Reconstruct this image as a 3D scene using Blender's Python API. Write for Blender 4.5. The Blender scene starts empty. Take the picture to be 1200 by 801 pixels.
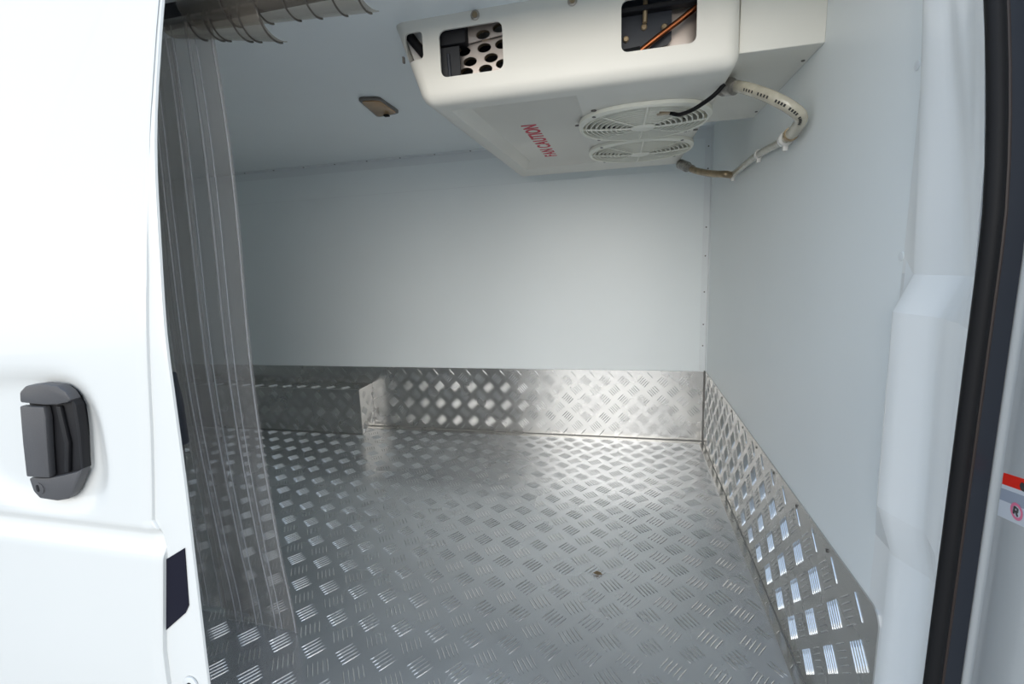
import bpy, bmesh, math, random
from mathutils import Vector, Matrix
random.seed(7)
SC = bpy.context.scene
COL = SC.collection

# ------------------------------------------------------------------ camera
cam_data = bpy.data.cameras.new('camera')
cam_data.sensor_fit = 'HORIZONTAL'; cam_data.sensor_width = 36.0; cam_data.lens = 16.502
cam_data.clip_start = 0.02; cam_data.clip_end = 300
cam = bpy.data.objects.new('camera', cam_data); COL.objects.link(cam)
RT = Vector((0.972528, 0.229225, -0.040562)); DN = Vector((0.000674, -0.177017, -0.984208)); FW = Vector((-0.232785, 0.957142, -0.172308))
m3 = Matrix((RT, -DN, -FW)).transposed()
cam.matrix_world = m3.to_4x4()
SC.camera = cam

# ------------------------------------------------------------------ sky
world = bpy.data.worlds.new('sky'); SC.world = world; world.use_nodes = True
wn = world.node_tree.nodes; wl = world.node_tree.links; wn.clear()
wo = wn.new('ShaderNodeOutputWorld'); wb = wn.new('ShaderNodeBackground')
tc = wn.new('ShaderNodeTexCoord'); sx = wn.new('ShaderNodeSeparateXYZ'); rp = wn.new('ShaderNodeValToRGB')
wl.new(tc.outputs['Generated'], sx.inputs[0]); wl.new(sx.outputs['Z'], rp.inputs[0]); wl.new(rp.outputs[0], wb.inputs[0]); wl.new(wb.outputs[0], wo.inputs[0])
e = rp.color_ramp.elements
e[0].position = 0.0; e[0].color = (0.98, 0.93, 0.84, 1)
e[1].position = 1.0; e[1].color = (0.45, 0.66, 1.0, 1)
k_ = rp.color_ramp.elements.new(0.12); k_.color = (1.0, 0.98, 0.93, 1)
k_ = rp.color_ramp.elements.new(0.40); k_.color = (0.72, 0.86, 1.0, 1)
wb.inputs['Strength'].default_value = 1.2

# ------------------------------------------------------------------ hazy low sun behind the viewer
sun_d = bpy.data.lights.new('sun', 'SUN'); sun_d.energy = 2.5; sun_d.angle = math.radians(62); sun_d.color = (1.0, 0.96, 0.90)
sun = bpy.data.objects.new('sun', sun_d); COL.objects.link(sun)
sun.rotation_euler = Vector((-0.14, 1.0, -0.22)).to_track_quat('-Z', 'Y').to_euler()

# ------------------------------------------------------------------ exposure
SC.cycles.diffuse_bounces = 8; SC.cycles.max_bounces = 16; SC.cycles.transparent_max_bounces = 48
vs = SC.view_settings
vs.view_transform = 'Standard'; vs.look = 'None'; vs.gamma = 1.0; vs.use_curve_mapping = False
vs.exposure = 0.22
SC.render.film_transparent = False

# ------------------------------------------------------------------ materials
def mat(name, color, rough=0.5, metal=0.0, noise=0.0, nscale=8.0, bump=0.0, bscale=40.0, rvar=0.0, coat=0.0, spec=0.5, stretch=None):
    m = bpy.data.materials.new(name); m.use_nodes = True
    n = m.node_tree.nodes; l = m.node_tree.links; b = n['Principled BSDF']
    b.inputs['Base Color'].default_value = (*color, 1); b.inputs['Roughness'].default_value = rough
    b.inputs['Metallic'].default_value = metal; b.inputs['Coat Weight'].default_value = coat
    b.inputs['Specular IOR Level'].default_value = spec
    t = n.new('ShaderNodeTexCoord'); mp = n.new('ShaderNodeMapping'); l.new(t.outputs['Object'], mp.inputs[0])
    if stretch: mp.inputs['Scale'].default_value = stretch
    if noise > 0 or rvar > 0:
        nz = n.new('ShaderNodeTexNoise'); nz.inputs['Scale'].default_value = nscale; nz.inputs['Detail'].default_value = 5
        l.new(mp.outputs[0], nz.inputs['Vector'])
        if noise > 0:
            r = n.new('ShaderNodeValToRGB'); l.new(nz.outputs['Fac'], r.inputs[0])
            r.color_ramp.elements[0].position = 0.3; r.color_ramp.elements[1].position = 0.7
            r.color_ramp.elements[0].color = (*[c * (1 - noise) for c in color], 1)
            r.color_ramp.elements[1].color = (*[min(1, c * (1 + noise * 0.4)) for c in color], 1)
            l.new(r.outputs[0], b.inputs['Base Color'])
        if rvar > 0:
            mr = n.new('ShaderNodeMapRange'); l.new(nz.outputs['Fac'], mr.inputs[0])
            mr.inputs[1].default_value = 0.3; mr.inputs[2].default_value = 0.7
            mr.inputs[3].default_value = max(0.02, rough - rvar); mr.inputs[4].default_value = rough + rvar
            l.new(mr.outputs[0], b.inputs['Roughness'])
    if bump > 0:
        nb = n.new('ShaderNodeTexNoise'); nb.inputs['Scale'].default_value = bscale; nb.inputs['Detail'].default_value = 3
        l.new(mp.outputs[0], nb.inputs['Vector'])
        bp = n.new('ShaderNodeBump'); bp.inputs['Strength'].default_value = 1.0; bp.inputs['Distance'].default_value = bump
        l.new(nb.outputs['Fac'], bp.inputs['Height']); l.new(bp.outputs[0], b.inputs['Normal'])
    return m
M_liner = mat('white_liner_panel', (0.845, 0.885, 0.89), 0.38, noise=0.03, nscale=1.5, bump=0.0015, bscale=3)
M_trim = mat('white_trim', (0.78, 0.81, 0.82), 0.35)
M_pillar = mat('white_car_paint_lit', (0.87, 0.89, 0.89), 0.32, coat=0.4)  # the body's car paint again, lightened to carry the brighter light on the pillar
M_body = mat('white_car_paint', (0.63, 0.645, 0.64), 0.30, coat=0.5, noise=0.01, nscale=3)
M_cream = mat('cream_plastic', (0.76, 0.735, 0.665), 0.42, noise=0.03, nscale=4)
M_duct = mat('cream_duct_panel', (0.78, 0.76, 0.69), 0.45, noise=0.03, nscale=3)
M_guard = mat('ivory_plastic', (0.88, 0.86, 0.75), 0.45)
M_black = mat('black_plastic', (0.010, 0.010, 0.012), 0.55, spec=0.3)
M_inner = mat('dark_inside', (0.02, 0.021, 0.024), 0.6)
M_rubber = mat('black_rubber', (0.009, 0.009, 0.010), 0.6, spec=0.2)
M_channel = mat('blue_black_channel', (0.022, 0.026, 0.036), 0.38)
M_brown = mat('brown_seal_line', (0.035, 0.022, 0.018), 0.5)
M_handle = mat('grey_textured_plastic', (0.065, 0.065, 0.070), 0.45, bump=0.0004, bscale=400)
M_floor = mat('aluminium_floor', (0.68, 0.69, 0.705), 0.26, 0.76, noise=0.14, nscale=3.0, rvar=0.07, bump=0.0035, bscale=2.2)
M_kick = mat('aluminium_kick', (0.60, 0.59, 0.57), 0.26, 0.90, noise=0.10, nscale=5.0, rvar=0.05, bump=0.0025, bscale=3)
M_bar = mat('aluminium_bar', (0.84, 0.84, 0.84), 0.27, 1.0)
M_steel = mat('steel_screw', (0.42, 0.38, 0.33), 0.3, 1.0)
M_dkscrew = mat('dark_screw', (0.16, 0.15, 0.14), 0.45, 0.8)
M_plate = mat('galvanised_plate', (0.62, 0.55, 0.50), 0.35, 0.85, noise=0.12, nscale=9)
M_copper = mat('copper', (0.36, 0.12, 0.05), 0.28, 1.0, noise=0.3, nscale=30)
M_brass = mat('stained_brass', (0.42, 0.32, 0.20), 0.35, 0.7, noise=0.4, nscale=30)
M_hose = mat('yellowed_clear_hose', (0.52, 0.48, 0.38), 0.22, noise=0.25, nscale=30, coat=0.6)
M_clamp = mat('hose_clamp_metal', (0.40, 0.38, 0.35), 0.4, 0.8, noise=0.4, nscale=60)
M_tie = mat('white_nylon', (0.80, 0.78, 0.74), 0.4)
M_ink = mat('dark_ink', (0.05, 0.05, 0.05), 0.6)
M_red = mat('red_print', (0.62, 0.015, 0.05), 0.5)
M_bezel = mat('lamp_bezel', (0.13, 0.115, 0.10), 0.35)
M_amber = mat('amber_lens', (0.40, 0.24, 0.11), 0.25, noise=0.15, nscale=30)
M_navy = mat('navy_film', (0.004, 0.004, 0.013), 0.5, spec=0.2)
M_lred = mat('label_red', (0.85, 0.025, 0.01), 0.4)
M_lgrey = mat('label_grey', (0.38, 0.42, 0.50), 0.4)
M_lwhite = mat('label_white', (0.70, 0.73, 0.78), 0.4)
M_lpink = mat('label_pink', (0.85, 0.22, 0.36), 0.4)
M_ground = mat('concrete_ground', (0.40, 0.385, 0.36), 0.9, noise=0.2, nscale=1.5, bump=0.004, bscale=60)
M_sil = mat('sealant_grey', (0.24, 0.235, 0.225), 0.6)

def vinyl(name, tint, gl, haze, body=(0.30, 0.29, 0.285)):
    m = bpy.data.materials.new(name); m.use_nodes = True
    n = m.node_tree.nodes; l = m.node_tree.links; n.clear()
    out = n.new('ShaderNodeOutputMaterial'); tr = n.new('ShaderNodeBsdfTransparent'); tr.inputs[0].default_value = (*tint, 1)
    df = n.new('ShaderNodeBsdfDiffuse'); df.inputs[0].default_value = (*body, 1)
    g = n.new('ShaderNodeBsdfGlossy'); g.inputs['Roughness'].default_value = gl; g.inputs[0].default_value = (1, 1, 1, 1)
    lw = n.new('ShaderNodeLayerWeight'); lw.inputs['Blend'].default_value = 0.5
    pw = n.new('ShaderNodeMath'); pw.operation = 'POWER'; l.new(lw.outputs['Facing'], pw.inputs[0]); pw.inputs[1].default_value = 4.0
    fr = n.new('ShaderNodeMapRange'); l.new(pw.outputs[0], fr.inputs[0]); fr.inputs[3].default_value = 0.035; fr.inputs[4].default_value = 0.75
    a = n.new('ShaderNodeMixShader'); a.inputs[0].default_value = haze
    l.new(tr.outputs[0], a.inputs[1]); l.new(df.outputs[0], a.inputs[2])
    b = n.new('ShaderNodeMixShader'); l.new(fr.outputs[0], b.inputs[0]); l.new(a.outputs[0], b.inputs[1]); l.new(g.outputs[0], b.inputs[2])
    l.new(b.outputs[0], out.inputs[0]); return m
M_vinyl = vinyl('clear_vinyl', (0.95, 0.945, 0.94), 0.12, 0.22, (0.52, 0.495, 0.485))
M_vinyl_top = vinyl('yellowed_vinyl', (0.86, 0.83, 0.79), 0.15, 0.14, (0.26, 0.24, 0.215))

# ------------------------------------------------------------------ mesh helpers
def obj(name, bm, m, parent=None, smooth=False, kind=None, label=None):
    me = bpy.data.meshes.new(name); bm.normal_update(); bm.to_mesh(me); bm.free()
    for mm in (m if isinstance(m, (list, tuple)) else [m]): me.materials.append(mm)
    if smooth:
        for p in me.polygons: p.use_smooth = True
        if smooth != 2: me.set_sharp_from_angle(angle=math.radians(40))
    o = bpy.data.objects.new(name, me); COL.objects.link(o)
    if parent is not None:
        o.parent = parent; o.matrix_parent_inverse = parent.matrix_basis.inverted()
    if kind: o['kind'] = kind
    if label: o['label'] = label
    return o
def tag(o, label, cat, group=None):
    o['label'] = label; o['category'] = cat
    if group: o['group'] = group
    return o
def thing(name, label, cat, loc=(0, 0, 0), group=None):
    o = bpy.data.objects.new(name, None); COL.objects.link(o); o.location = loc; o.empty_display_size = 0.05
    return tag(o, label, cat, group)
def box(x0, x1, y0, y1, z0, z1, bev=0.0, seg=2, bm=None, mi=0):
    t = bmesh.new(); bmesh.ops.create_cube(t, size=1)
    for v in t.verts: v.co = Vector(((x0 + x1) / 2 + v.co.x * (x1 - x0), (y0 + y1) / 2 + v.co.y * (y1 - y0), (z0 + z1) / 2 + v.co.z * (z1 - z0)))
    if bev > 0: bmesh.ops.bevel(t, geom=list(t.edges), offset=bev, segments=seg, affect='EDGES', profile=0.5)
    for f in t.faces: f.material_index = mi
    if bm is None: return t
    merge(bm, t); return bm
def merge(bm, t):
    me = bpy.data.meshes.new('tmp'); t.to_mesh(me); t.free(); bm.from_mesh(me); bpy.data.meshes.remove(me); return bm
def hexa(pts, bm=None):
    """8 corners: bottom four then top four, same winding"""
    t = bmesh.new(); v = [t.verts.new(p) for p in pts]
    for q in ((3, 2, 1, 0), (4, 5, 6, 7), (0, 1, 5, 4), (1, 2, 6, 5), (2, 3, 7, 6), (3, 0, 4, 7)): t.faces.new([v[i] for i in q])
    bmesh.ops.recalc_face_normals(t, faces=t.faces)
    if bm is None: return t
    return merge(bm, t)
def smooth_path(pts, n=8):
    P = [Vector(p) for p in pts]; P = [2 * P[0] - P[1]] + P + [2 * P[-1] - P[-2]]; out = []
    for i in range(1, len(P) - 2):
        a, b, c, d = P[i - 1:i + 3]
        for k in range(n):
            t = k / n
            out.append(0.5 * ((2 * b) + (c - a) * t + (2 * a - 5 * b + 4 * c - d) * t * t + (3 * b - a - 3 * c + d) * t ** 3))
    out.append(P[-2]); return out
def tube(pts, r, seg=12, bm=None, cap=True, rr=None):
    t = bm if bm is not None else bmesh.new(); pts = [Vector(p) for p in pts]; rings = []
    d0 = (pts[1] - pts[0]).normalized(); up = Vector((0, 0, 1)) if abs(d0.z) < 0.9 else Vector((1, 0, 0))
    u = d0.cross(up).normalized()
    for i, p in enumerate(pts):
        d = (pts[min(i + 1, len(pts) - 1)] - pts[max(i - 1, 0)]).normalized()
        u = (u - d * u.dot(d)).normalized(); w = d.cross(u); R = rr[i] if rr else r
        rings.append([t.verts.new(p + (u * math.cos(2 * math.pi * k / seg) + w * math.sin(2 * math.pi * k / seg)) * R) for k in range(seg)])
    for a, b in zip(rings, rings[1:]):
        for k in range(seg): t.faces.new((a[k], a[(k + 1) % seg], b[(k + 1) % seg], b[k]))
    if cap: t.faces.new(rings[0][::-1]); t.faces.new(rings[-1])
    return t
def disc(c, n, r, h, seg=16, bm=None, bev=0.0):
    """short cylinder from c along n"""
    c = Vector(c); n = Vector(n).normalized()
    pts = [c, c + n * (h * 0.7), c + n * h] if bev else [c, c + n * h]
    return tube(pts, r, seg, bm, True, [r, r, r * (1 - bev)] if bev else None)
def prism(poly, axis, a, b, bm=None, bev=0.0):
    """poly: 2D points; axis 'y': (x,z) extruded in y from a to b; axis 'z': (x,y); axis 'x': (y,z)"""
    t = bmesh.new()
    def P(p, h): return {'y': (p[0], h, p[1]), 'z': (p[0], p[1], h), 'x': (h, p[0], p[1])}[axis]
    A = [t.verts.new(P(p, a)) for p in poly]; B = [t.verts.new(P(p, b)) for p in poly]
    t.faces.new(A); t.faces.new(B[::-1]); n = len(poly)
    for i in range(n): t.faces.new((A[i], B[i], B[(i + 1) % n], A[(i + 1) % n]))
    bmesh.ops.recalc_face_normals(t, faces=t.faces)
    if bev: bmesh.ops.bevel(t, geom=[e for e in t.edges], offset=bev, segments=2, affect='EDGES', profile=0.5)
    if bm is None: return t
    return merge(bm, t)
def rrect(cx, cy, w, h, r, n=6):
    out = []
    for (sx_, sy_, a0) in ((1, 1, 0), (-1, 1, 90), (-1, -1, 180), (1, -1, 270)):
        for k in range(n + 1):
            a = math.radians(a0 + 90 * k / n); out.append((cx + sx_ * (w / 2 - r) + r * math.cos(a), cy + sy_ * (h / 2 - r) + r * math.sin(a)))
    return out
def boolean(base_bm, cutters, op='DIFFERENCE'):
    me = bpy.data.meshes.new('b'); base_bm.to_mesh(me); base_bm.free(); o = bpy.data.objects.new('b', me); COL.objects.link(o); cs = []
    for c in cutters:
        bmesh.ops.recalc_face_normals(c, faces=c.faces)
        cm = bpy.data.meshes.new('c'); c.to_mesh(cm); c.free(); co = bpy.data.objects.new('c', cm); COL.objects.link(co); cs.append(co)
        md = o.modifiers.new('m', 'BOOLEAN'); md.operation = op; md.solver = 'EXACT'; md.object = co
    dg = bpy.context.evaluated_depsgraph_get(); dg.update()
    ev = o.evaluated_get(dg); res = bpy.data.meshes.new_from_object(ev)
    t = bmesh.new(); t.from_mesh(res)
    for x in [o] + cs:
        d = x.data; bpy.data.objects.remove(x); bpy.data.meshes.remove(d)
    bpy.data.meshes.remove(res); return t
def grid(fn, us, vs_, bm=None, flip=False):
    t = bm if bm is not None else bmesh.new()
    V = [[t.verts.new(fn(u, v)) for u in us] for v in vs_]
    for a, b in zip(V, V[1:]):
        for i in range(len(us) - 1):
            q = (a[i], a[i + 1], b[i + 1], b[i]); t.faces.new(q[::-1] if flip else q)
    return t
def lin(a, b, n): return [a + (b - a) * i / (n - 1) for i in range(n)]
def interp(tab, z):
    if z <= tab[0][0]: return tab[0][1]
    for (a, va), (b, vb) in zip(tab, tab[1:]):
        if z <= b: return va + (vb - va) * (z - a) / (b - a)
    return tab[-1][1]
def ss(a, b, x):
    t = max(0, min(1, (x - a) / (b - a))); return t * t * (3 - 2 * t)

def bars(origin, U, V, N, w, h, keep=None, pu=0.1025, pv=0.108, ang=50, off=(0.0, 0.0), L=0.050, warp=0.0):
    """five-bar tread pattern on a rectangle: lens-shaped raised bars, two directions, set out like a chessboard"""
    t = bmesh.new(); O = Vector(origin); U = Vector(U); V = Vector(V); N = Vector(N)
    def bar(cu, cv, a):
        ca, sa = math.cos(a), math.sin(a); pts = []
        hw = 0.0017; H = 0.0021
        for (x, q) in ((-1, 0), (-0.6, -1), (0.6, -1), (1, 0), (0.6, 1), (-0.6, 1)): pts.append((x * L / 2, q * hw))
        def at(x, y, hh):
            return O + U * (cu + x * ca - y * sa) + V * (cv + x * sa + y * ca) + N * hh
        for (x, y) in pts:
            uu = cu + x * ca - y * sa; vv = cv + x * sa + y * ca
            if not (0.0015 < uu < w - 0.0015 and 0.0015 < vv < h - 0.0015): return
            if keep and not keep(uu, vv): return
        B = [t.verts.new(at(x, y, 0.0001)) for x, y in pts]
        Mv = [t.verts.new(at(x * 0.93, y * 0.62, H * 0.78)) for x, y in pts]
        T = [t.verts.new(at(-L * 0.29, 0, H)), t.verts.new(at(L * 0.29, 0, H))]
        for k in range(6): t.faces.new((B[k], B[(k + 1) % 6], Mv[(k + 1) % 6], Mv[k]))
        t.faces.new((Mv[0], Mv[1], T[0])); t.faces.new((Mv[1], Mv[2], T[1], T[0])); t.faces.new((Mv[2], Mv[3], T[1]))
        t.faces.new((Mv[3], Mv[4], T[1])); t.faces.new((Mv[4], Mv[5], T[0], T[1])); t.faces.new((Mv[5], Mv[0], T[0]))
    nu = int(w / pu) + 3; nv = int(h / pv) + 3
    for i in range(-1, nu):
        for j in range(-1, nv):
            for s, (du, dv, a) in enumerate(((0, 0, ang), (0.5, 0.5, -ang))):
                cu = off[0] + (i + du) * pu; cv = off[1] + (j + dv) * pv; a = math.radians(a)
                px, py = -math.sin(a), math.cos(a)
                for k in range(-2, 3):
                    jx = random.uniform(-0.0004, 0.0004)
                    bar(cu + px * k * 0.0118 + jx, cv + py * k * 0.0118, a + random.uniform(-0.02, 0.02))
    return t

# ------------------------------------------------------------------ large structure
XR, YB, ZF, ZC, XL = 0.411, 2.55, -1.0, 0.583, -3.0
g = obj('ground', grid(lambda u, v: (u, v, -1.62), lin(-25, 25, 9), lin(-25, 25, 9)), M_ground, kind='structure')
fl = obj('floor', box(XL, XR + 0.03, 0.70, YB + 0.03, ZF - 0.03, ZF), M_floor, kind='structure')
obj('tread_bars', bars((XL, 0.72, ZF), (1, 0, 0), (0, 1, 0), (0, 0, 1), XR - XL - 0.026, YB - 0.72 - 0.002, off=(0.035, 0.106), pu=0.1027, pv=0.1105, ang=54), M_bar, fl, kind='stuff')
wb_ = obj('wall_back', box(XL, XR + 0.02, YB, YB + 0.04, ZF, ZC), M_liner, kind='structure')
wr = obj('wall_right', box(XR, XR + 0.03, 0.812, YB, ZF, ZC), M_liner, kind='structure')
wleft = obj('wall_left', box(XL - 0.04, XL, 0.75, YB + 0.04, ZF, ZC), M_liner, kind='structure')
cl = obj('ceiling', box(XL, XR + 0.03, 0.84, YB + 0.04, ZC, ZC + 0.04), M_liner, kind='structure')
wfr = obj('wall_front', box(XL, -1.10, 0.76, 0.82, ZF - 0.25, ZC + 0.04), M_liner, kind='structure')
hd = bmesh.new(); box(-1.10, XR + 0.03, 0.76, 0.84, ZC + 0.03, ZC + 0.16, 0.01, 2, hd); box(XL, XR + 0.03, 0.80, YB + 0.05, ZC + 0.041, ZC + 0.10, 0, 2, hd)
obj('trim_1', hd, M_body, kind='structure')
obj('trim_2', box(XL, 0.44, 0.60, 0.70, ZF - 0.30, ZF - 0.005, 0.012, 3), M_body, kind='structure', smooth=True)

def screw(c, n, r, parent, m=None, h=0.0025):
    c = Vector(c); n = Vector(n).normalized(); t = disc(c, n, r, h, 12, None, 0.35)
    return obj('screw', t, m or M_dkscrew, parent, smooth=True)
# ceiling angle along the back wall, corner angle
t3 = bmesh.new(); box(XL, XR, YB - 0.045, YB, ZC - 0.002, ZC, 0, 2, t3); box(XL, XR, YB - 0.002, YB, ZC - 0.045, ZC, 0, 2, t3)
tr3 = obj('trim_3', t3, M_trim, kind='structure')
for i in range(16): screw((XL + 0.15 + i * 0.205, YB - 0.022, ZC - 0.002), (0, 0, -1), 0.0045, tr3)
t4 = bmesh.new(); box(XR - 0.032, XR, YB - 0.003, YB, -0.61, ZC, 0, 2, t4); box(XR - 0.003, XR, YB - 0.03, YB, -0.61, ZC, 0, 2, t4)
tr4 = obj('trim_4', t4, M_trim, kind='structure')
for z in (0.50, 0.397, 0.365, 0.12, -0.02, -0.20, -0.366, -0.477): screw((XR - 0.017 - (0.01 if z == 0.365 else 0), YB - 0.003, z), (0, -1, 0), 0.0035, tr4)
# horizontal panel joint on the back wall
t5 = bmesh.new(); box(XL, XR - 0.034, YB - 0.0012, YB, 0.40, 0.402, 0, 2, t5)
obj('panel_joint', t5, M_trim, wb_)

# --- kick plates
kb = bmesh.new(); box(XL, XR, YB - 0.003, YB, ZF, -0.612, 0.0, 2, kb); box(XL, XR, YB - 0.045, YB, ZF + 0.0001, ZF + 0.0025, 0, 2, kb)
kbo = obj('baseboard_back', kb, M_kick, kind='structure')
obj('tread_bars', bars((XL, YB - 0.003, ZF), (1, 0, 0), (0, 0, 1), (0, -1, 0), XR - XL - 0.004, 0.388, off=(-0.005 + 0.03, 0.115), pu=0.1025, pv=0.105, ang=48), M_bar, kbo, kind='stuff')
obj('sealant_bead', tube([(XL, YB - 0.006, ZF + 0.003), (XR - 0.005, YB - 0.006, ZF + 0.003)], 0.003, 6), M_sil, kbo)
obj('sealant_bead', tube([(XL, YB - 0.003, -0.612), (XR - 0.005, YB - 0.003, -0.612)], 0.0025, 6), M_trim, kbo)
kr = prism([(0.797, ZF), (YB - 0.004, ZF), (YB - 0.004, -0.608), (0.822, -0.598), (0.814, -0.600), (0.806, -0.605), (0.797, -0.620)], 'x', XR - 0.003, XR)
box(XR - 0.026, XR, 0.72, YB - 0.004, ZF + 0.0001, ZF + 0.003, 0.0008, 1, kr)
kro = obj('baseboard_right', kr, M_kick, kind='structure')
def kpr(u, v): return u > 0.012
obj('tread_bars', bars((XR - 0.003, 0.79, ZF), (0, 1, 0), (0, 0, 1), (-1, 0, 0), YB - 0.79 - 0.008, 0.388, kpr, off=(0.055, 0.072), pu=0.1025, pv=0.103, ang=45), M_bar, kro, kind='stuff')
obj('tread_bars', bars((XR - 0.026, 0.73, ZF + 0.003), (1, 0, 0), (0, 1, 0), (0, 0, 1), 0.022, 1.80, off=(0.01, 0.05), L=0.02), M_bar, kro, kind='stuff')
obj('sealant_bead', tube(smooth_path([(XR - 0.0035, y, ZF + 0.004 + 0.0006 * math.sin(y * 23)) for y in lin(0.73, YB - 0.006, 14)], 4), 0.0018, 6), M_sil, kro)
obj('sealant_bead', tube([(XR - 0.006, YB - 0.006, ZF), (XR - 0.006, YB - 0.006, -0.61)], 0.003, 6), M_sil, kro)
for y in lin(1.0, 2.45, 9): screw((XR - 0.003, y, -0.617), (-1, 0, 0), 0.004, kro)

# --- boxed wheel arch
wa = bmesh.new(); prism([(XL, ZF), (-1.530, ZF), (-1.526, -0.719), (XL, -0.719)], 'y', 2.40, YB - 0.0035, wa, bev=0.003)
wao = obj('wheel_arch_box', wa, M_kick); tag(wao, 'low aluminium checker plate box against the back wall at far left', 'wheel arch')
obj('tread_bars', bars((XL, 2.40, ZF), (1, 0, 0), (0, 0, 1), (0, -1, 0), 1.462, 0.272, off=(0.015 + 0.022, 0.075), pu=0.101, pv=0.113, ang=48), M_bar, wao, kind='stuff')
obj('tread_bars', bars((XL, 2.40, -0.719), (1, 0, 0), (0, 1, 0), (0, 0, 1), 1.462, 0.14, off=(0.037, 0.03)), M_bar, wao, kind='stuff')
obj('tread_bars', bars((-1.528, 2.402, ZF), (0, 1, 0), (0, 0, 1), (1, 0, 0), 0.14, 0.272, off=(0.037, 0.03)), M_bar, wao, kind='stuff')
fz = bmesh.new(); box(XL, -1.523, 2.392, 2.40, ZF + 0.0003, ZF + 0.004, 0.001, 1, fz); obj('edge_flange', fz, M_sil, wao)
for x in (-1.545, -1.80, -2.05, -2.30): screw((x, 2.40, -0.735), (0, -1, 0), 0.004, wao, M_steel)
screw((-1.545, 2.40, -0.86), (0, -1, 0), 0.004, wao, M_steel); screw((-1.545, 2.40, -0.98), (0, -1, 0), 0.004, wao, M_steel)

# --- moulded pillar between cargo opening and cab
lv = [0.75, 0.45, 0.316, 0.21, 0.08, -0.044, -0.098, -0.25, -0.406, -0.478, -0.73, -1.02, -1.30]
Ax = [(-1.3, .4075), (-.73, .4075), (-.478, .4075), (-.406, .389), (-.098, .3845), (-.044, .406), (.21, .393), (.316, .387), (.75, .375)]
Bx = [(-1.3, .432), (-.70, .432), (-.478, .431), (-.406, .4155), (-.098, .4045), (-.044, .427), (.21, .398), (.316, .390), (.75, .375)]
def ys(z): return 0.62 + (0.039 * (z / 0.25) ** 1.5 if z > 0 else 0.0)
def pil(u, z):
    s = u; A = (interp(Ax, z), 0.80 - 0.012 * ss(-0.41, -0.48, z) + 0.10 * max(0, ys(z) - 0.62)); B = (interp(Bx, z), 0.72 + 0.6 * (ys(z) - 0.62)); Cc = (0.376, ys(z) + 0.006)
    keys = [(0, (XR - 0.0004, 0.838)), (1, (min(A[0] + 0.003, 0.4103), A[1] + 0.006)), (1.15, (A[0] - 0.0005, A[1] - 0.006)), (2, ((A[0] + B[0]) / 2 - 0.002, (A[1] + B[1]) / 2)), (2.8, (B[0] - 0.0015, B[1] + 0.010)), (3, (B[0] - 0.0012, B[1])), (3.2, (B[0] - 0.005, B[1] - 0.012)), (4, ((B[0] + Cc[0]) / 2 + 0.004, (B[1] + Cc[1]) / 2)), (5, Cc), (6, (0.46, Cc[1] - 0.0005)), (7, (0.46, 0.86))]
    for (a, pa), (b, pb) in zip(keys, keys[1:]):
        if s <= b:
            t = (s - a) / (b - a); return (pa[0] + (pb[0] - pa[0]) * t, pa[1] + (pb[1] - pa[1]) * t, z)
pb_ = grid(pil, [0, 1, 1.15, 1.6, 2, 2.45, 2.8, 3, 3.2, 3.6, 4, 4.5, 5, 6, 7], lv, flip=True)
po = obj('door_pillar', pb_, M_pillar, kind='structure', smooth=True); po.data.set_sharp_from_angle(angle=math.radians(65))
for e_ in po.data.edges:
    za, zb_ = (po.data.vertices[i].co.z for i in e_.vertices)
    if abs(za - zb_) < 1e-5 and any(abs(za - q) < 0.001 for q in (-0.044, -0.098, -0.406, -0.478)): e_.use_edge_sharp = True
for (y, z) in ((0.84, 0.252), (0.832, -0.019), (0.832, -0.257), (0.832, -0.371)):
    obj('liner_rivet', disc((XR, y + 0.012, z), (-1, 0, 0), 0.007, 0.0018, 14, None, 0.4), M_trim, wr, smooth=True)
obj('liner_edge', box(XR - 0.002, XR, 0.803, 0.828, -0.39, 0.52, 0.0008, 1), M_trim, wr)

# --- rubber weather strip and the body panel beyond it
zs = lin(-1.3, 0.62, 40)
ws = thing('weather_strip', 'black rubber door seal running down the white pillar', 'seal', (0.39, 0.62, -1.0))
def chan(u, z): return [(0.382, 0.000), (0.3835, -0.004), (0.395, -0.003), (0.410, -0.004), (0.4125, 0.002)][u]
obj('channel', grid(lambda u, z: (chan(u, z)[0], ys(z) + chan(u, z)[1], z), range(5), zs, flip=False), M_channel, ws, smooth=True)
obj('bulb', tube([(0.3805, ys(z) - 0.0035, z) for z in zs], 0.0085, 12), M_rubber, ws, smooth=True)
obj('lip', tube([(0.391, ys(z) - 0.0035, z) for z in zs], 0.0022, 6), M_brown, ws, smooth=True)
bpn = [(0.445, 0.15), (0.412, 0.006), (0.4115, -0.002), (0.4125, -0.007), (0.4145, -0.0095), (0.4150, -0.0125), (0.4120, -0.017), (0.3990, -0.110), (0.401, -0.125), (0.412, -0.135), (0.7, -0.140), (1.3, -0.138), (1.3, 0.15)]
obj('body_panel', grid(lambda u, z: (bpn[u][0], ys(z) + bpn[u][1], z), range(len(bpn)), zs, flip=False), M_body, kind='structure', smooth=True)

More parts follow.
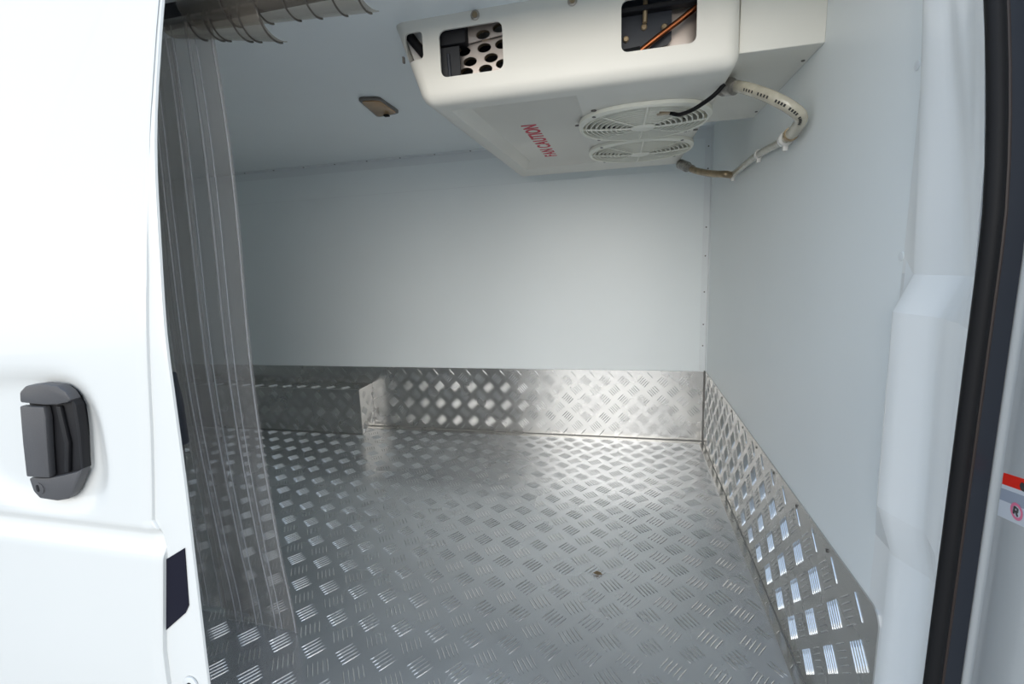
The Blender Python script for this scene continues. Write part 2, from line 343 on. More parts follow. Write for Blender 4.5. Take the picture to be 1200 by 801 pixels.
# ------------------------------------------------------------------ sliding door (left)
EDY = [(-1.05, .593), (-.76, .598), (-.357, .62), (-.098, .629), (.17, .66), (.266, .677), (.453, .723), (.70, .80)]
CRX = [(-1.05, -.852), (-.70, -.848), (-.50, -.818), (-.47, -.822), (-.44, -.838), (-.28, -.815), (-.11, -.795), (.0, -.785), (.13, -.778), (.3, -.772), (.7, -.77)]
def yedge(z):
    # smooth spline through the measured profile
    h = 0.05; return (interp(EDY, z - h) + 2 * interp(EDY, z) + interp(EDY, z + h)) / 4
def yskin(x, z):
    y = yedge(z) - 0.010 * ss(0.25, -0.05, z)
    y += 0.010 * ss(-0.452, -0.470, z) - 0.013 * ss(-0.470, -0.515, z)          # styling groove, lower panel proud again
    ex = interp(CRX, z)
    y += 0.004 * ss(0.25, -0.05, z) * ss(ex - 0.02, ex, x)
    # shallow bowl round the handle
    dx = max(0, (x + 1.06) / 0.13) if x > -1.06 else max(0, (-1.06 - x) / 0.22)
    dz = abs(z + 0.305) / 0.125
    d = (dx ** 3 + dz ** 3) ** (1 / 3)
    y += 0.016 * (1 - ss(0.80, 1.18, d))
    # long soft styling line high on the door
    c = x + 0.98 - 0.10 * (z - 0.25) / 0.2
    y -= 0.003 * math.exp(-((c) / 0.012) ** 2) * ss(0.0, 0.12, z)
    return y
door = thing('sliding_door', 'white painted sliding van door slid open at left', 'door', (-1.0, 0.62, -1.05))
zz = sorted(set([round(z, 4) for z in lin(-1.05, 0.70, 110)] + [round(z, 4) for z in lin(-0.53, -0.44, 16)]))
def dskin(i, z):
    ex = interp(CRX, z); n = 90; x = -1.75 + (ex + 1.75) * (i / n) ** 0.75
    return (x, yskin(x, z), z)
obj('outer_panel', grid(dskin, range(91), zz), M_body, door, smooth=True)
def dedge(u, z):
    ex = interp(CRX, z); e = yedge(z); s = yskin(ex, z)
    st = ss(0.25, -0.05, z)
    pts = [(ex, s), (ex + 0.0018, s + 0.001 * st + 0.0002), (ex + 0.003, min(e - 0.0005, s + 0.008 * st + 0.0003)), (ex + 0.007, e - 0.001), (-0.768, e), (-0.7615, e + 0.0025), (-0.760, e + 0.006), (-0.765, e + 0.011), (-0.80, e + 0.022), (-0.84, e + 0.045), (-1.75, e + 0.05)]
    return (pts[u][0], pts[u][1], z)
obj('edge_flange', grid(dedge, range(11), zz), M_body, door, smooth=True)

# exterior handle
def hp(p, y0, y1, m, name, parent, bev=0.003, label=None): return obj(name, prism(p, 'y', y0, y1, None, bev), m, parent, smooth=True, label=label)
def inset(p, k):
    cx = sum(a for a, b in p) / len(p); cz = sum(b for a, b in p) / len(p); return [(cx + (a - cx) * k, cz + (b - cz) * k) for a, b in p]
out = [(-1.085, -0.240), (-1.080, -0.205), (-1.062, -0.195), (-1.025, -0.191), (-0.990, -0.193), (-0.975, -0.205), (-0.967, -0.228), (-0.970, -0.275), (-0.980, -0.342), (-1.000, -0.372), (-1.018, -0.402), (-1.036, -0.416), (-1.060, -0.421), (-1.100, -0.420), (-1.112, -0.405), (-1.118, -0.378), (-1.105, -0.30)]
handle = obj('door_handle', prism(out, 'y', 0.613, 0.634, None, 0.0015), M_black, door, smooth=True, label='dark grey pull handle with key lock')
hp([(-1.085, -0.223), (-1.080, -0.202), (-1.062, -0.190), (-1.020, -0.185), (-0.983, -0.188), (-0.966, -0.199), (-0.957, -0.214), (-0.967, -0.219), (-0.995, -0.224), (-1.025, -0.2255)], 0.600, 0.620, M_handle, 'upper_cap', handle, 0.0045)
hp([(-1.112, -0.3745), (-1.062, -0.371), (-1.028, -0.364), (-0.985, -0.353), (-0.968, -0.345), (-0.982, -0.366), (-1.006, -0.398), (-1.022, -0.411), (-1.050, -0.417), (-1.095, -0.4155), (-1.108, -0.402)], 0.603, 0.620, M_handle, 'lower_cap', handle, 0.0035)
hp([(-0.966, -0.205), (-0.956, -0.225), (-0.959, -0.275), (-0.970, -0.347), (-0.977, -0.350), (-0.967, -0.275), (-0.965, -0.225)], 0.606, 0.620, M_black, 'rim', handle, 0.001)
hp([(-1.085, -0.2285), (-1.026, -0.2285), (-1.026, -0.25), (-1.037, -0.30), (-1.050, -0.368), (-1.110, -0.370), (-1.099, -0.30)], 0.599, 0.612, M_handle, 'grip', handle, 0.003)
hp([(-1.008, -0.228), (-0.996, -0.228), (-0.994, -0.30), (-1.010, -0.358), (-1.022, -0.358), (-1.006, -0.30)], 0.606, 0.614, M_black, 'latch_rib', handle, 0.003)
lko = obj('key_lock', disc((-1.088, 0.6035, -0.394), (0, -1, 0), 0.0115, 0.002, 20, None, 0.2), M_handle, handle, smooth=True)
obj('key_slot', prism(rrect(-1.090, -0.393, 0.006, 0.014, 0.0028, 3), 'y', 0.6005, 0.602), M_black, lko)
# navy film patch on the flange, stopper
def onf(x, z, d=0.0008): return (x, yedge(z) - d, z)
sp = bmesh.new(); q = [(-0.8275, -0.521), (-0.7735, -0.489), (-0.7795, -0.602), (-0.789, -0.618), (-0.8405, -0.661)]
va = [sp.verts.new(onf(x, z, 0.0025)) for x, z in q]; vb = [sp.verts.new(onf(x, z, 0.0008)) for x, z in q]
sp.faces.new(va[::-1]); [sp.faces.new((va[i], va[(i + 1) % 5], vb[(i + 1) % 5], vb[i])) for i in range(5)]
bmesh.ops.recalc_face_normals(sp, faces=sp.faces)
obj('film_patch', sp, M_navy, door, label='dark navy film patch on the door edge')
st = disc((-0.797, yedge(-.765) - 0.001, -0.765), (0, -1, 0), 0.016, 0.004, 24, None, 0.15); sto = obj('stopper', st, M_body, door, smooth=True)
obj('stopper_core', disc((-0.797, yedge(-.765) - 0.005, -0.765), (0, -1, 0), 0.006, 0.002, 14), M_black, sto)
# inner handle
ih = prism([(-0.90, -0.115), (-0.852, -0.122), (-0.845, -0.145), (-0.840, -0.205), (-0.838, -0.29), (-0.843, -0.335), (-0.846, -0.37), (-0.858, -0.43), (-0.885, -0.485), (-0.92, -0.49)], 'y', 0.667, 0.704, None, 0.005)
iho = obj('inner_handle', ih, M_handle, door, smooth=True, label='dark inner pull handle behind the door edge')
obj('inner_lever', prism([(-0.88, -0.185), (-0.838, -0.185), (-0.832, -0.25), (-0.834, -0.33), (-0.85, -0.335), (-0.88, -0.335)], 'y', 0.690, 0.708, None, 0.004), M_channel, iho, smooth=True)

# ------------------------------------------------------------------ refrigeration unit
UX0, UX1, UY0, UY1, UZ0 = -0.491, 0.243, 1.177, 2.32, 0.388
unit = thing('cooling_unit', 'cream ceiling cooling unit with two fan guards', 'cooler', (-0.13, 1.75, ZC))
def shell(i, flat=False):
    b = bmesh.new()
    top = ZC - (0 if not flat else -0.01)
    P = [(UX0 + i, UY0 + i, UZ0 + i), (UX1 - i, UY0 + i, UZ0 + i), (UX1 - i, UY1 - i, UZ0 + i), (UX0 + i, UY1 - i, UZ0 + i),
         (-0.557 + i, UY0 + i, top), (UX1 - 0.004 - i, UY0 + i, top), (UX1 - i, UY1 - i, top), (-0.557 + i, UY1 - i, top)]
    hexa(P, b)
    b.edges.ensure_lookup_table()
    fr_ = [e for e in b.edges if all(v.co.z < 0.45 for v in e.verts)]
    fb = [e for e in fr_ if all(v.co.y < 1.3 for v in e.verts)]
    oth = [e for e in b.edges if e not in fb and not all(v.co.z > 0.5 for v in e.verts)]
    if True:
        bmesh.ops.bevel(b, geom=oth + fb, offset=0.030 - i, segments=6, affect='EDGES', profile=0.5)
    return b
cut = [shell(0.005, True)]
WIN = [(-0.503, 0.5255, 0.046, 0.062, 0.010), (-0.358, 0.4985, 0.158, 0.105, 0.016), (0.072, 0.4985, 0.158, 0.105, 0.014)]
for cx, cz, w, h, r in WIN: cut.append(prism(rrect(cx, cz, w, h, r, 5), 'y', UY0 - 0.05, UY0 + 0.05))
FANS = [(0.053, 1.53), (0.056, 1.915)]
for fx, fy in FANS: cut.append(prism([(fx + 0.172 * math.cos(a), fy + 0.172 * math.sin(a)) for a in lin(0, 2 * math.pi, 49)[:-1]], 'z', UZ0 - 0.05, UZ0 + 0.05))
POCKET = [(-0.440, 1.240), (-0.114, 1.240), (-0.104, 2.085), (-0.425, 2.135)]
cut.append(prism(POCKET, 'z', UZ0 - 0.05, UZ0 + 0.03))
hs = boolean(shell(0), cut)
housing = obj('housing', hs, M_cream, unit, smooth=True)
# shallow pocket that carries the lettering
tp = bmesh.new()
i0 = [(-0.412, 1.29), (-0.176, 1.29), (-0.168, 2.055), (-0.397, 2.10)]
V0 = [tp.verts.new((x, y, UZ0 + 0.0005)) for x, y in POCKET]; V1 = [tp.verts.new((x, y, UZ0 + 0.028)) for x, y in i0]
tp.faces.new(V1); [tp.faces.new((V0[k], V0[(k + 1) % 4], V1[(k + 1) % 4], V1[k])) for k in range(4)]
bmesh.ops.recalc_face_normals(tp, faces=tp.faces)
panel = obj('recessed_panel', tp, M_cream, unit, smooth=True)
# lettering
def glyph(ch):
    cu = bpy.data.curves.new('lettering', 'FONT'); cu.body = ch; cu.size = 0.062; cu.extrude = 0.0004; cu.offset = 0.0014
    to = bpy.data.objects.new('t', cu); COL.objects.link(to); bpy.context.view_layer.update()
    tm = bpy.data.meshes.new_from_object(to.evaluated_get(bpy.context.evaluated_depsgraph_get())); bpy.data.objects.remove(to)
    return tm
word = 'FAN CAUTION'; pen = 0.0; gl = []
for ch in word:
    if ch == ' ': pen += 0.018; continue
    tm = glyph(ch); xs = [v.co.x for v in tm.vertices]; gl.append((ch, tm, pen - min(xs))); pen += max(xs) - min(xs) + 0.005
for ch, tm, o_ in gl:
    for v in tm.vertices: v.co = Vector((-0.272 - 0.049 * v.co.y / 0.045, 2.035 - 0.490 * (v.co.x + o_) / pen, UZ0 + 0.0275 - v.co.z))
    bt = bmesh.new(); bt.from_mesh(tm); obj('letter', bt, M_red, unit, label='red letter ' + ch + ' of FAN CAUTION')
# front screws
for x, z in ((-0.343, 0.571), (-0.114, 0.567), (0.115, 0.571)):
    s = obj('washer_screw', disc((x, UY0, z), (0, -1, 0), 0.011, 0.003, 20, None, 0.1), M_steel, unit, smooth=True)
    obj('screw_head', disc((x, UY0 - 0.003, z), (0, -1, 0), 0.0065, 0.003, 14, None, 0.4), M_brass, s, smooth=True)
for x, y in ((-0.187 + 0.05, 1.504), (-0.081, 1.672), (-0.081, 2.085), (0.198, 1.70), (0.222, 1.70), (0.201, 2.09), (-0.081, 1.375)):
    screw((x, y, UZ0), (0, 0, -1), 0.0075, unit, M_dkscrew, 0.003)
obj('side_clip', box(-0.535, -0.530, 1.172, 1.18, 0.49, 0.505, 0.001, 1), M_dkscrew, unit)
# fans
for fx, fy in FANS:
    zt = UZ0 - 0.004
    def dome(r): return UZ0 - 0.020 + 0.010 * (r / 0.18) ** 2
    # rim: flat superellipse ring
    b = bmesh.new(); n = 64; R0, R1 = 0.176, 0.186; ring = []
    for k in range(n):
        a = 2 * math.pi * k / n; ca, sa = math.cos(a), math.sin(a)
        se = (abs(ca) ** 2.5 + abs(sa) ** 2.5) ** (-1 / 2.5)
        ring.append([b.verts.new((fx + ca * R0, fy + sa * R0, UZ0 + 0.002)), b.verts.new((fx + ca * R0, fy + sa * R0, UZ0 - 0.012)), b.verts.new((fx + ca * (R0 + 0.004) , fy + sa * (R0 + 0.004), UZ0 - 0.014)),
                     b.verts.new((fx + ca * R1 * se, fy + sa * R1 * se, UZ0 - 0.010)), b.verts.new((fx + ca * R1 * se, fy + sa * R1 * se, UZ0 - 0.0005))])
    for k in range(n):
        A, B = ring[k], ring[(k + 1) % n]
        for j in range(4): b.faces.new((A[j], A[j + 1], B[j + 1], B[j]))
    bmesh.ops.recalc_face_normals(b, faces=b.faces)
    gd = obj('fan_guard', b, M_guard, unit, smooth=True)
    for j in range(9):
        R = 0.050 + j * 0.0145; b = bmesh.new(); zr = dome(R); vr = []
        for k in range(48):
            a = 2 * math.pi * k / 48; ca, sa = math.cos(a), math.sin(a)
            vr.append([b.verts.new((fx + ca * (R + dr), fy + sa * (R + dr), zr + dz)) for dr, dz in ((-0.0022, 0.007), (-0.0016, 0), (0.0016, 0), (0.0022, 0.007))])
        for k in range(48):
            A, B = vr[k], vr[(k + 1) % 48]
            for i in range(4): b.faces.new((A[i], A[(i + 1) % 4], B[(i + 1) % 4], B[i]))
        bmesh.ops.recalc_face_normals(b, faces=b.faces)
        obj('guard_ring', b, M_guard, gd)
    for a in (2, 47, 92, 137, 182, 227, 272, 317):
        a = math.radians(a); ca, sa = math.cos(a), math.sin(a); main = True
        pts = [(fx + ca * r, fy + sa * r, dome(r) + 0.001) for r in lin(0.03, 0.180, 8)]
        if round(math.degrees(a)) % 90 in (2,): tube(pts, 0.0035, 6, None); obj('guard_spoke', tube(pts, 0.0035, 6), M_guard, gd, smooth=True)
        else: obj('guard_spoke', tube(pts, 0.0022, 6), M_guard, gd, smooth=True)
    obj('guard_hub', disc((fx, fy, dome(0) + 0.005), (0, 0, -1), 0.036, 0.007, 28, None, 0.1), M_guard, gd, smooth=True)
    for a in (45, 135, 225, 315):
        a = math.radians(a); x = fx + 0.1895 * math.cos(a); y = fy + 0.1895 * math.sin(a)
        obj('guard_screw', disc((x, y, UZ0 - 0.010), (0, 0, -1), 0.006, 0.003, 12, None, 0.3), M_dkscrew, gd)
    # duct ring, blades, motor
    b = bmesh.new()
    grid(lambda a, z: (fx + 0.171 * math.cos(a), fy + 0.171 * math.sin(a), z), lin(0, 2 * math.pi, 49), [UZ0 - 0.002, UZ0 + 0.05], b)
    fan = obj('fan', disc((fx, fy, UZ0 + 0.045), (0, 0, -1), 0.05, 0.035, 28, None, 0.1), M_black, unit, smooth=True)
    obj('fan_duct', b, M_guard, fan, smooth=True)
    for k in range(7):
        a0 = 2 * math.pi * k / 7 + 0.3
        def bl(r, s): 
            a = a0 + s * (0.62 - 0.8 * (r - 0.05)) + (r - 0.05) * 2.0
            return (fx + r * math.cos(a), fy + r * math.sin(a), UZ0 + 0.012 + 0.026 * s)
        obj('fan_blade', grid(bl, lin(0.048, 0.163, 6), lin(0, 1, 5)), M_black, fan, smooth=True)
# inside of the housing: dark liner, brackets seen through the cut-outs
y0 = UY0 + 0.008
ins = bmesh.new(); prism([(-0.490, 0.43), (0.225, 0.43), (0.225, ZC - 0.002), (-0.535, ZC - 0.002)], 'y', y0 + 0.16, y0 + 0.165, ins)
box(-0.465, -0.460, y0, y0 + 0.16, UZ0 + 0.02, ZC - 0.002, 0, 2, ins)
obj('inner_bulkhead', ins, M_inner, unit)
# left cut-out: pale plate, dark hose crossing diagonally
lp = obj('inner_plate', prism([(-0.502, 0.45), (-0.466, 0.45), (-0.466, 0.575), (-0.543, 0.575)], 'y', y0 + 0.030, y0 + 0.033), M_tie, unit)
obj('hose_sleeve', tube([(-0.530, y0 + 0.018, 0.570), (-0.512, y0 + 0.020, 0.545), (-0.468, y0 + 0.022, 0.490)], 0.0115, 12), M_rubber, unit, smooth=True)
obj('plate_slot', tube([(-0.490, y0 + 0.029, 0.538), (-0.490, y0 + 0.029, 0.526), (-0.481, y0 + 0.029, 0.525), (-0.481, y0 + 0.029, 0.537)], 0.0022, 6), M_black, lp)
# middle cut-out: perforated bracket (upper and lower leaf) and black motor
holes_u = [(-0.334, 0.540), (-0.292, 0.549)]
holes_l = [(-0.335, 0.5145), (-0.319, 0.490), (-0.334, 0.466), (-0.290, 0.517), (-0.290, 0.473), (-0.388, 0.513), (-0.373, 0.488), (-0.384, 0.465)]
def leaf(poly, holes, ya, yb, name):
    b = prism(poly, 'y', ya, yb); cs_ = [prism([(hx + 0.0175 * math.cos(a), hz + 0.0105 * math.sin(a)) for a in lin(0, 2 * math.pi, 25)[:-1]], 'y', ya - 0.02, yb + 0.02) for hx, hz in holes]
    o = obj(name, boolean(b, cs_), M_plate, unit)
    for hx, hz in holes:
        hb = bmesh.new(); grid(lambda a, y: (hx + 0.0180 * math.cos(a), y, hz + 0.0108 * math.sin(a)), lin(0, 2 * math.pi, 21), [yb, yb + 0.012], hb)
        obj('hole_collar', hb, M_brass, o, smooth=True)
    return o
leaf([(-0.372, 0.526), (-0.262, 0.535), (-0.262, 0.572), (-0.372, 0.572)], holes_u, y0 + 0.020, y0 + 0.023, 'perforated_bracket')
leaf([(-0.412, 0.405), (-0.262, 0.405), (-0.262, 0.536), (-0.412, 0.527)], holes_l, y0 + 0.030, y0 + 0.033, 'perforated_bracket')
mb = box(-0.455, -0.374, y0 + 0.004, y0 + 0.05, 0.522, 0.570, 0.004, 2); obj('motor_box', mb, M_black, unit, smooth=True)
obj('motor_bracket_shade', box(-0.455, -0.392, y0 + 0.008, y0 + 0.012, 0.41, 0.519, 0.001, 1), M_inner, unit)  # bracket widened and kept dark to stand in for the shade on this side
obj('motor_rod', tube([(-0.418, y0 + 0.006, 0.42), (-0.421, y0 + 0.006, 0.502)], 0.004, 8), M_channel, unit, smooth=True)
# right cut-out: black valve plate, pale plate, copper pipe
obj('back_plate', box(0.02, 0.18, y0 + 0.055, y0 + 0.058, 0.40, 0.57), M_plate, unit)
vp = obj('valve_plate', prism([(-0.03, 0.455), (0.060, 0.458), (0.095, 0.466), (0.103, 0.475), (0.103, 0.57), (-0.03, 0.57)], 'y', y0 + 0.034, y0 + 0.040), M_channel, unit)
obj('valve_ledge', box(-0.03, 0.17, y0 + 0.010, y0 + 0.034, 0.535, 0.545, 0.002, 1), M_black, unit)
for x, z in ((0.003, 0.488), (0.043, 0.508), (0.087, 0.502)):
    obj('plate_bolt', disc((x, y0 + 0.034, z), (0, -1, 0), 0.007, 0.006, 12, None, 0.3), M_brass, vp, smooth=True)
obj('valve_stem', tube([(0.046, y0 + 0.02, 0.575), (0.044, y0 + 0.02, 0.512)], 0.0055, 10), M_brass, unit, smooth=True)
obj('copper_pipe', tube(smooth_path([(0.03, y0 + 0.012, 0.449), (0.07, y0 + 0.014, 0.475), (0.115, y0 + 0.018, 0.503), (0.165, y0 + 0.02, 0.535)], 6), 0.0062, 10), M_copper, unit, smooth=True)
obj('pipe_sleeve', tube([(-0.02, y0 + 0.010, 0.448), (0.034, y0 + 0.012, 0.4515)], 0.010, 12), M_rubber, unit, smooth=True)

# duct cover beside the unit
dc = box(UX1 + 0.0005, XR, 1.209, 1.775, 0.4235, ZC, 0.002, 2)
dco = obj('duct_cover', dc, M_duct); tag(dco, 'cream boxed cover between the cooling unit and the right wall', 'cover')
for y in (1.30, 1.70): screw((XR - 0.012, y, 0.4235), (0, 0, -1), 0.004, dco)

# cable
tag(obj('power_cable', tube(smooth_path([(0.232, 1.300, 0.392), (0.211, 1.304, 0.372), (0.190, 1.324, 0.362), (0.169, 1.358, 0.358), (0.144, 1.405, 0.362), (0.125, 1.425, 0.372), (0.115, 1.45, 0.384)], 6), 0.0052, 10), M_rubber, smooth=True), 'black cable entering the front fan guard', 'cable')
cn = obj('cable_plug', box(0.085, 0.120, 1.412, 1.432, 0.371, 0.383, 0.002, 1), M_brass); tag(cn, 'small tan cable connector beside the front fan', 'connector')

# hoses
hA = thing('upper_drain_hose', 'cloudy hose from front corner of the unit to the right wall', 'hose', (0.25, 1.35, 0.40))
pA = smooth_path([(0.262, 1.340, 0.398), (0.285, 1.290, 0.372), (0.320, 1.240, 0.336), (0.355, 1.222, 0.306), (0.383, 1.240, 0.287), (0.389, 1.285, 0.274), (0.389, 1.33, 0.269)], 8)
obj('tube', tube(pA, 0.0140, 16), M_hose, hA, smooth=True)
fa = bmesh.new(); d0 = Vector((0.023, -0.05, -0.026)).normalized(); c0 = Vector((0.240, 1.370, 0.412))
tube([c0, c0 + d0 * 0.014, c0 + d0 * 0.0141, c0 + d0 * 0.03, c0 + d0 * 0.0301, c0 + d0 * 0.055], 0.02, 16, fa, True, [0.024, 0.024, 0.018, 0.018, 0.021, 0.0165])
obj('fitting', fa, M_clamp, hA, smooth=True)
for k in range(4, 30):
    if k in (8, 13, 14, 19, 24): continue
    p = pA[k + 4] if k + 4 < len(pA) else pA[-1]
    q_ = pA[min(k + 5, len(pA) - 1)]; d = (q_ - p).normalized(); up = Vector((-0.25, -0.55, -0.25)); up = (up - d * up.dot(d)).normalized()
    c = p + up * 0.0141; s = d.cross(up)
    b = bmesh.new(); vv = [b.verts.new(c + d * a + s * w_) for a, w_ in ((-0.0022, -0.003), (0.0022, -0.003), (0.0022, 0.003), (-0.0022, 0.003))]; b.faces.new(vv)
    bmesh.ops.solidify(b, geom=b.faces[:], thickness=0.0004); obj('print_mark', b, M_ink, hA)
hB = thing('lower_drain_hose', 'thin hose clipped along the right wall behind the unit', 'hose', (0.389, 1.65, 0.28))
pB = smooth_path([(0.3915, 1.335, 0.268), (0.3945, 1.45, 0.274), (0.396, 1.66, 0.285), (0.396, 1.90, 0.282), (0.388, 1.975, 0.277)], 8)
obj('tube', tube(pB, 0.0112, 14), M_hose, hB, smooth=True)
pC = smooth_path([(0.388, 1.975, 0.277), (0.360, 1.93, 0.276), (0.325, 2.00, 0.292), (0.285, 2.11, 0.323), (0.262, 2.19, 0.352)], 8)
obj('end_tube', tube(pC, 0.0125, 14), M_brass, hB, smooth=True, label='brown stained hose end')
obj('fitting', tube([(0.272, 2.155, 0.340), (0.258, 2.20, 0.356), (0.2579, 2.201, 0.3561), (0.238, 2.26, 0.38)], 0.02, 14, None, True, [0.015, 0.015, 0.021, 0.021]), M_clamp, hB, smooth=True)
for i in (3, 15, 30):
    p = pB[i]; r = 0.0175 if i == 3 else 0.0135; w_ = 0.008 if i == 3 else 0.0045
    cp = tube([p + Vector((0, -w_, 0)), p + Vector((0, w_, 0))], r, 18)
    c_ = obj('clip', cp, M_tie, hB, smooth=True); obj('clip_tab', box(p.x - 0.006, p.x + 0.006, p.y - w_ * 0.7, p.y + w_ * 0.7, p.z - r - 0.011, p.z - r + 0.003, 0.002, 2), M_tie, c_, smooth=True)
obj('elbow_band', tube([pA[-3], pA[-1]], 0.0165, 16), M_brass, hA, smooth=True)

# scrap on the floor
dbm = bmesh.new(); dv = [dbm.verts.new((-0.083 + a, 1.365 + b, ZF + 0.004 + c)) for a, b, c in ((-0.014, 0.002, 0), (-0.004, 0.009, 0.003), (0.008, 0.007, 0.002), (0.016, -0.001, 0), (0.003, -0.006, 0.001), (-0.007, -0.005, 0.002))]
dbm.faces.new(dv); bmesh.ops.solidify(dbm, geom=dbm.faces[:], thickness=0.001)
tag(obj('leaf_scrap', dbm, M_brass), 'small brown scrap lying on the aluminium floor', 'scrap')

# ceiling lamp
lamp = thing('ceiling_lamp', 'small unlit amber rectangular lamp on the white ceiling', 'lamp', (-0.886, 1.706, ZC))
lc = [(-0.912, 1.600), (-0.836, 1.618), (-0.843, 1.795), (-0.950, 1.812)]
def round_poly(p, r):
    out_ = []
    for i in range(len(p)):
        a, b, c = Vector(p[i - 1]), Vector(p[i]), Vector(p[(i + 1) % len(p)]); s_ = b + (a - b).normalized() * r; e_ = b + (c - b).normalized() * r
        for t in (0, 0.25, 0.5, 0.75, 1): q = s_ * (1 - t) ** 2 + b * 2 * t * (1 - t) + e_ * t * t; out_.append((q.x, q.y))
    return out_
lc = round_poly(lc, 0.024)
lb = prism(lc, 'z', ZC - 0.009, ZC, None, 0.002); obj('bezel', lb, M_bezel, lamp, smooth=True)
obj('lens', prism(inset(lc, 0.84), 'z', ZC - 0.0115, ZC - 0.007, None, 0.001), M_amber, lamp, smooth=True)
obj('switch', box(-0.905, -0.885, 1.775, 1.79, ZC - 0.018, ZC - 0.012, 0.001, 1), M_black, lamp)

# ------------------------------------------------------------------ strip curtain
rail = tube([(-1.9, 0.965, 0.572), (0.35, 0.965, 0.572)], 0.026, 20)
ro = obj('curtain_rail', rail, M_inner, smooth=True); tag(ro, 'dark curtain rail across the top of the doorway', 'rail')
RP = 0.068
def strip_bm(xr, w, zb, zt, yf, xf, rh=0.0055, rw=0.010, thick=0.0018, nz=50, rib0=0.0):
    prof = [(0.0, 0.0), ]; s = 0.0; pts = [(0.0, 0.0)]
    n = int(w / RP)
    pts = [(0, 0.0), (0.002, rh * 0.8), (0.006, rh * 0.8), (0.008, 0)]
    for k in range(1, n + 1):
        c = k * RP + rib0
        if c + rw > w - 0.01: break
        for du, h in ((-rw, 0), (-rw * 0.75, rh * 0.9), (-rw * 0.4, rh), (-rw * 0.15, rh * 0.35), (rw * 0.15, rh * 0.35), (rw * 0.4, rh), (rw * 0.75, rh * 0.9), (rw, 0)): pts.append((c + du, h))
    pts.append((w, 0))
    b = bmesh.new(); zs_ = lin(zb, zt, nz); F = []; Bk = []
    for z in zs_:
        F.append([b.verts.new((xf(xr - u, z), yf(xr - u, z) - h, z)) for u, h in pts]); Bk.append([b.verts.new((xf(xr - u, z), yf(xr - u, z) + thick, z)) for u, h in pts])
    m = len(pts)
    for i in range(nz - 1):
        for j in range(m - 1):
            b.faces.new((F[i][j + 1], F[i][j], F[i + 1][j], F[i + 1][j + 1])); b.faces.new((Bk[i][j], Bk[i][j + 1], Bk[i + 1][j + 1], Bk[i + 1][j]))
        b.faces.new((F[i][0], Bk[i][0], Bk[i + 1][0], F[i + 1][0])); b.faces.new((F[i][-1], F[i + 1][-1], Bk[i + 1][-1], Bk[i][-1]))
    return b
def xf1(x, z):
    a = ss(0.15, 0.56, z); x = x + (-0.93 - x) * 0.10 * a
    return x + 0.012 * ss(-0.3, 0.5, z) * 1.0 + 0.006 * math.sin(z * 5) - 0.012 * ss(-0.78, -1.0, z) * 0.6
def yf1(x, z): return 0.955 + 0.008 * math.sin(x * 9 + z * 2) + 0.014 * ss(-0.75, -0.99, z) + 0.006 * math.sin(z * 4 + x * 6)
s1 = obj('curtain_strip', strip_bm(-0.885, 0.245, -0.9985, 0.544, yf1, xf1), M_vinyl, smooth=True)
tag(s1, 'clear ribbed vinyl curtain strip hanging straight, nearest the opening', 'curtain strip', 'clear ribbed curtain strips in the doorway')
def yf2(x, z): return 0.994 + 0.008 * math.sin(x * 8 + z * 2 + 1) + 0.004 * math.sin(z * 5)
s2 = obj('curtain_strip', strip_bm(-1.055, 0.245, -0.990, 0.544, yf2, lambda x, z: x + 0.03 * ss(-0.2, 0.5, z), rib0=0.02), M_vinyl, smooth=True)
tag(s2, 'clear ribbed vinyl curtain strip overlapped by the first, beside the white door edge', 'curtain strip', 'clear ribbed curtain strips in the doorway')
M_rib = vinyl('rib_highlight', (0.86, 0.86, 0.87), 0.18, 0.42, (0.75, 0.75, 0.77))  # paler than the strips: the ribs' highlights are put into the colour
def ribs(parent, xs_, xf, yf, zb):
    for x in xs_:
        for d, r in (((0.0, 0.0021), (-0.021, 0.0014)) if x != -0.887 else ((0.0, 0.0017),)):
            obj('rib', tube([(xf(x - d, z), yf(x - d, z) - 0.004, z) for z in lin(zb, 0.542, 40)], r, 6), M_rib, parent, smooth=True)
ribs(s1, (-0.887, -0.955, -1.023, -1.091), xf1, yf1, -0.996)
ribs(s2, (-1.165, -1.235), lambda x, z: x + 0.03 * ss(-0.2, 0.5, z), yf2, -0.988)
# two strips thrown over the rail, their ends sticking out to the right
def lifted(poly_fn, name, n=26, m=14):
    b = bmesh.new(); th = 0.002
    A = [[b.verts.new(poly_fn(i / n, j / m, 0)) for i in range(n + 1)] for j in range(m + 1)]
    B = [[b.verts.new(poly_fn(i / n, j / m, th)) for i in range(n + 1)] for j in range(m + 1)]
    for j in range(m):
        for i in range(n):
            b.faces.new((A[j][i], A[j][i + 1], A[j + 1][i + 1], A[j + 1][i])); b.faces.new((B[j][i], B[j + 1][i], B[j + 1][i + 1], B[j][i + 1]))
    for i in range(n): b.faces.new((A[0][i], B[0][i], B[0][i + 1], A[0][i + 1])); b.faces.new((A[m][i], A[m][i + 1], B[m][i + 1], B[m][i]))
    for j in range(m): b.faces.new((A[j][0], A[j + 1][0], B[j + 1][0], B[j][0])); b.faces.new((A[j][n], B[j][n], B[j + 1][n], A[j + 1][n]))
    return b
def roll(x0, x1, yc, z0, z1, r0, r1, slant):
    def f(u, v, th):
        # u runs along the rolled strip (left to right), v round the open roll
        a = math.radians(-215 + 150 * v); r = r0 + (r1 - r0) * u + th
        x = x0 + (x1 - x0) * u + slant * (v - 0.5) * 0.10
        return (x, yc + r * math.cos(a) * 1.0, z0 + (z1 - z0) * u + r * math.sin(a))
    return f
def roll_ribs(fn, parent, us):
    for u in us:
        pts = [Vector(fn(u + 0.06 * (0.5 - v), v, 0.0035)) for v in lin(0.0, 1.0, 18)]
        obj('rib', tube(pts, 0.0020, 6), M_vinyl_rib, parent, smooth=True)
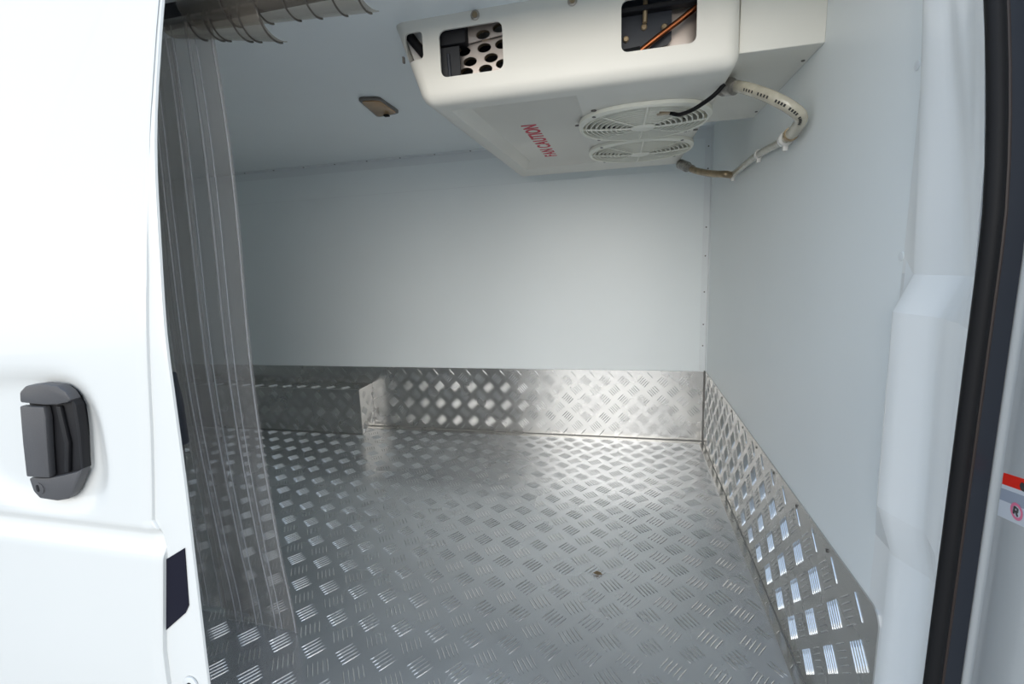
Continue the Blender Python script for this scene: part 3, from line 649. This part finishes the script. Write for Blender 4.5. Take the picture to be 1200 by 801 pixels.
M_vinyl_rib = vinyl('vinyl_rib', (0.45, 0.43, 0.40), 0.2, 0.40, (0.12, 0.11, 0.10))
f1 = roll(-0.98, -0.712, 0.945, 0.534, 0.512, 0.018, 0.038, 0.25)
r1 = obj('lifted_strip', lifted(f1, 'r'), M_vinyl_top, smooth=True); tag(r1, 'short yellowed strip end curling down from the rail at left', 'curtain strip')
roll_ribs(f1, r1, (0.30, 0.46, 0.52, 0.72, 0.80, 0.985))
f2 = roll(-0.90, -0.490, 0.932, 0.547, 0.534, 0.030, 0.040, 0.3)
r2 = obj('lifted_strip', lifted(f2, 'r'), M_vinyl_top, smooth=True); tag(r2, 'yellowed strip end reaching farthest right along the ceiling edge', 'curtain strip')
roll_ribs(f2, r2, (0.25, 0.44, 0.60, 0.72, 0.86, 0.99))

# ------------------------------------------------------------------ warning label on the front body panel
lab = thing('warning_label', 'red grey and white warning sticker on the pale front body panel', 'sticker', (0.41, 0.59, -0.28))
def LS(y, d): return 0.4120 - (0.603 - y) * 0.1398 - d          # the jamb face the sticker is on
def band(ya, yb, za, zb, m, name, d=0.0006, label=None):
    P = [(ya, zb), (yb, zb), (yb, za), (ya, za)]; k = 0.25
    z_ = lambda y, z: z + k * (0.601 - y)
    b = bmesh.new(); A = [b.verts.new((LS(y, d), y, z_(y, z))) for y, z in P]; B = [b.verts.new((LS(y, -0.0002), y, z_(y, z))) for y, z in P]
    b.faces.new(A); b.faces.new(B[::-1]); [b.faces.new((A[i], B[i], B[(i + 1) % 4], A[(i + 1) % 4])) for i in range(4)]
    bmesh.ops.recalc_face_normals(b, faces=b.faces)
    return obj(name, b, m, lab, label=label)
YA, YZ = 0.6005, 0.540
band(YA, YZ, -0.2557, -0.2690, M_lred, 'red_band', label='red band with dark symbol')
band(YA, YZ, -0.2690, -0.2738, M_lwhite, 'white_line')
band(YA, YZ, -0.2738, -0.2875, M_lgrey, 'grey_band', label='grey band')
band(YA, YZ, -0.2875, -0.3070, M_lwhite, 'white_band', label='white band with pink ring')
def lring(yc, zc, r0, r1, m, name, seg=32):
    b = bmesh.new(); zc = zc + 0.25 * (0.601 - yc)
    grid(lambda a, r: (LS(yc + 1.15 * r * math.cos(a), 0.0010), yc + 1.15 * r * math.cos(a), zc + r * math.sin(a)), lin(0, 2 * math.pi, seg + 1), [r0, r1], b)
    return obj(name, b, m, lab)
lring(0.570, -0.2935, 0.0060, 0.0090, M_lpink, 'pink_ring')
lring(0.566, -0.2645, 0.0, 0.0045, M_ink, 'dark_symbol')
bl = bmesh.new()
def lstroke(y0_, z0_, y1_, z1_, w=0.0008):
    a = Vector((LS(y0_, 0.0012), y0_, z0_)); c = Vector((LS(y1_, 0.0012), y1_, z1_)); tube([a, c], w, 6, bl)
zc = -0.2858
for a_ in ((0.5735, zc + 0.004, 0.5735, zc - 0.004), (0.5735, zc + 0.004, 0.568, zc + 0.0035), (0.568, zc + 0.0035, 0.568, zc), (0.568, zc, 0.5735, zc - 0.0005), (0.571, zc, 0.567, zc - 0.004)): lstroke(*a_)
obj('dark_letter', bl, M_ink, lab)
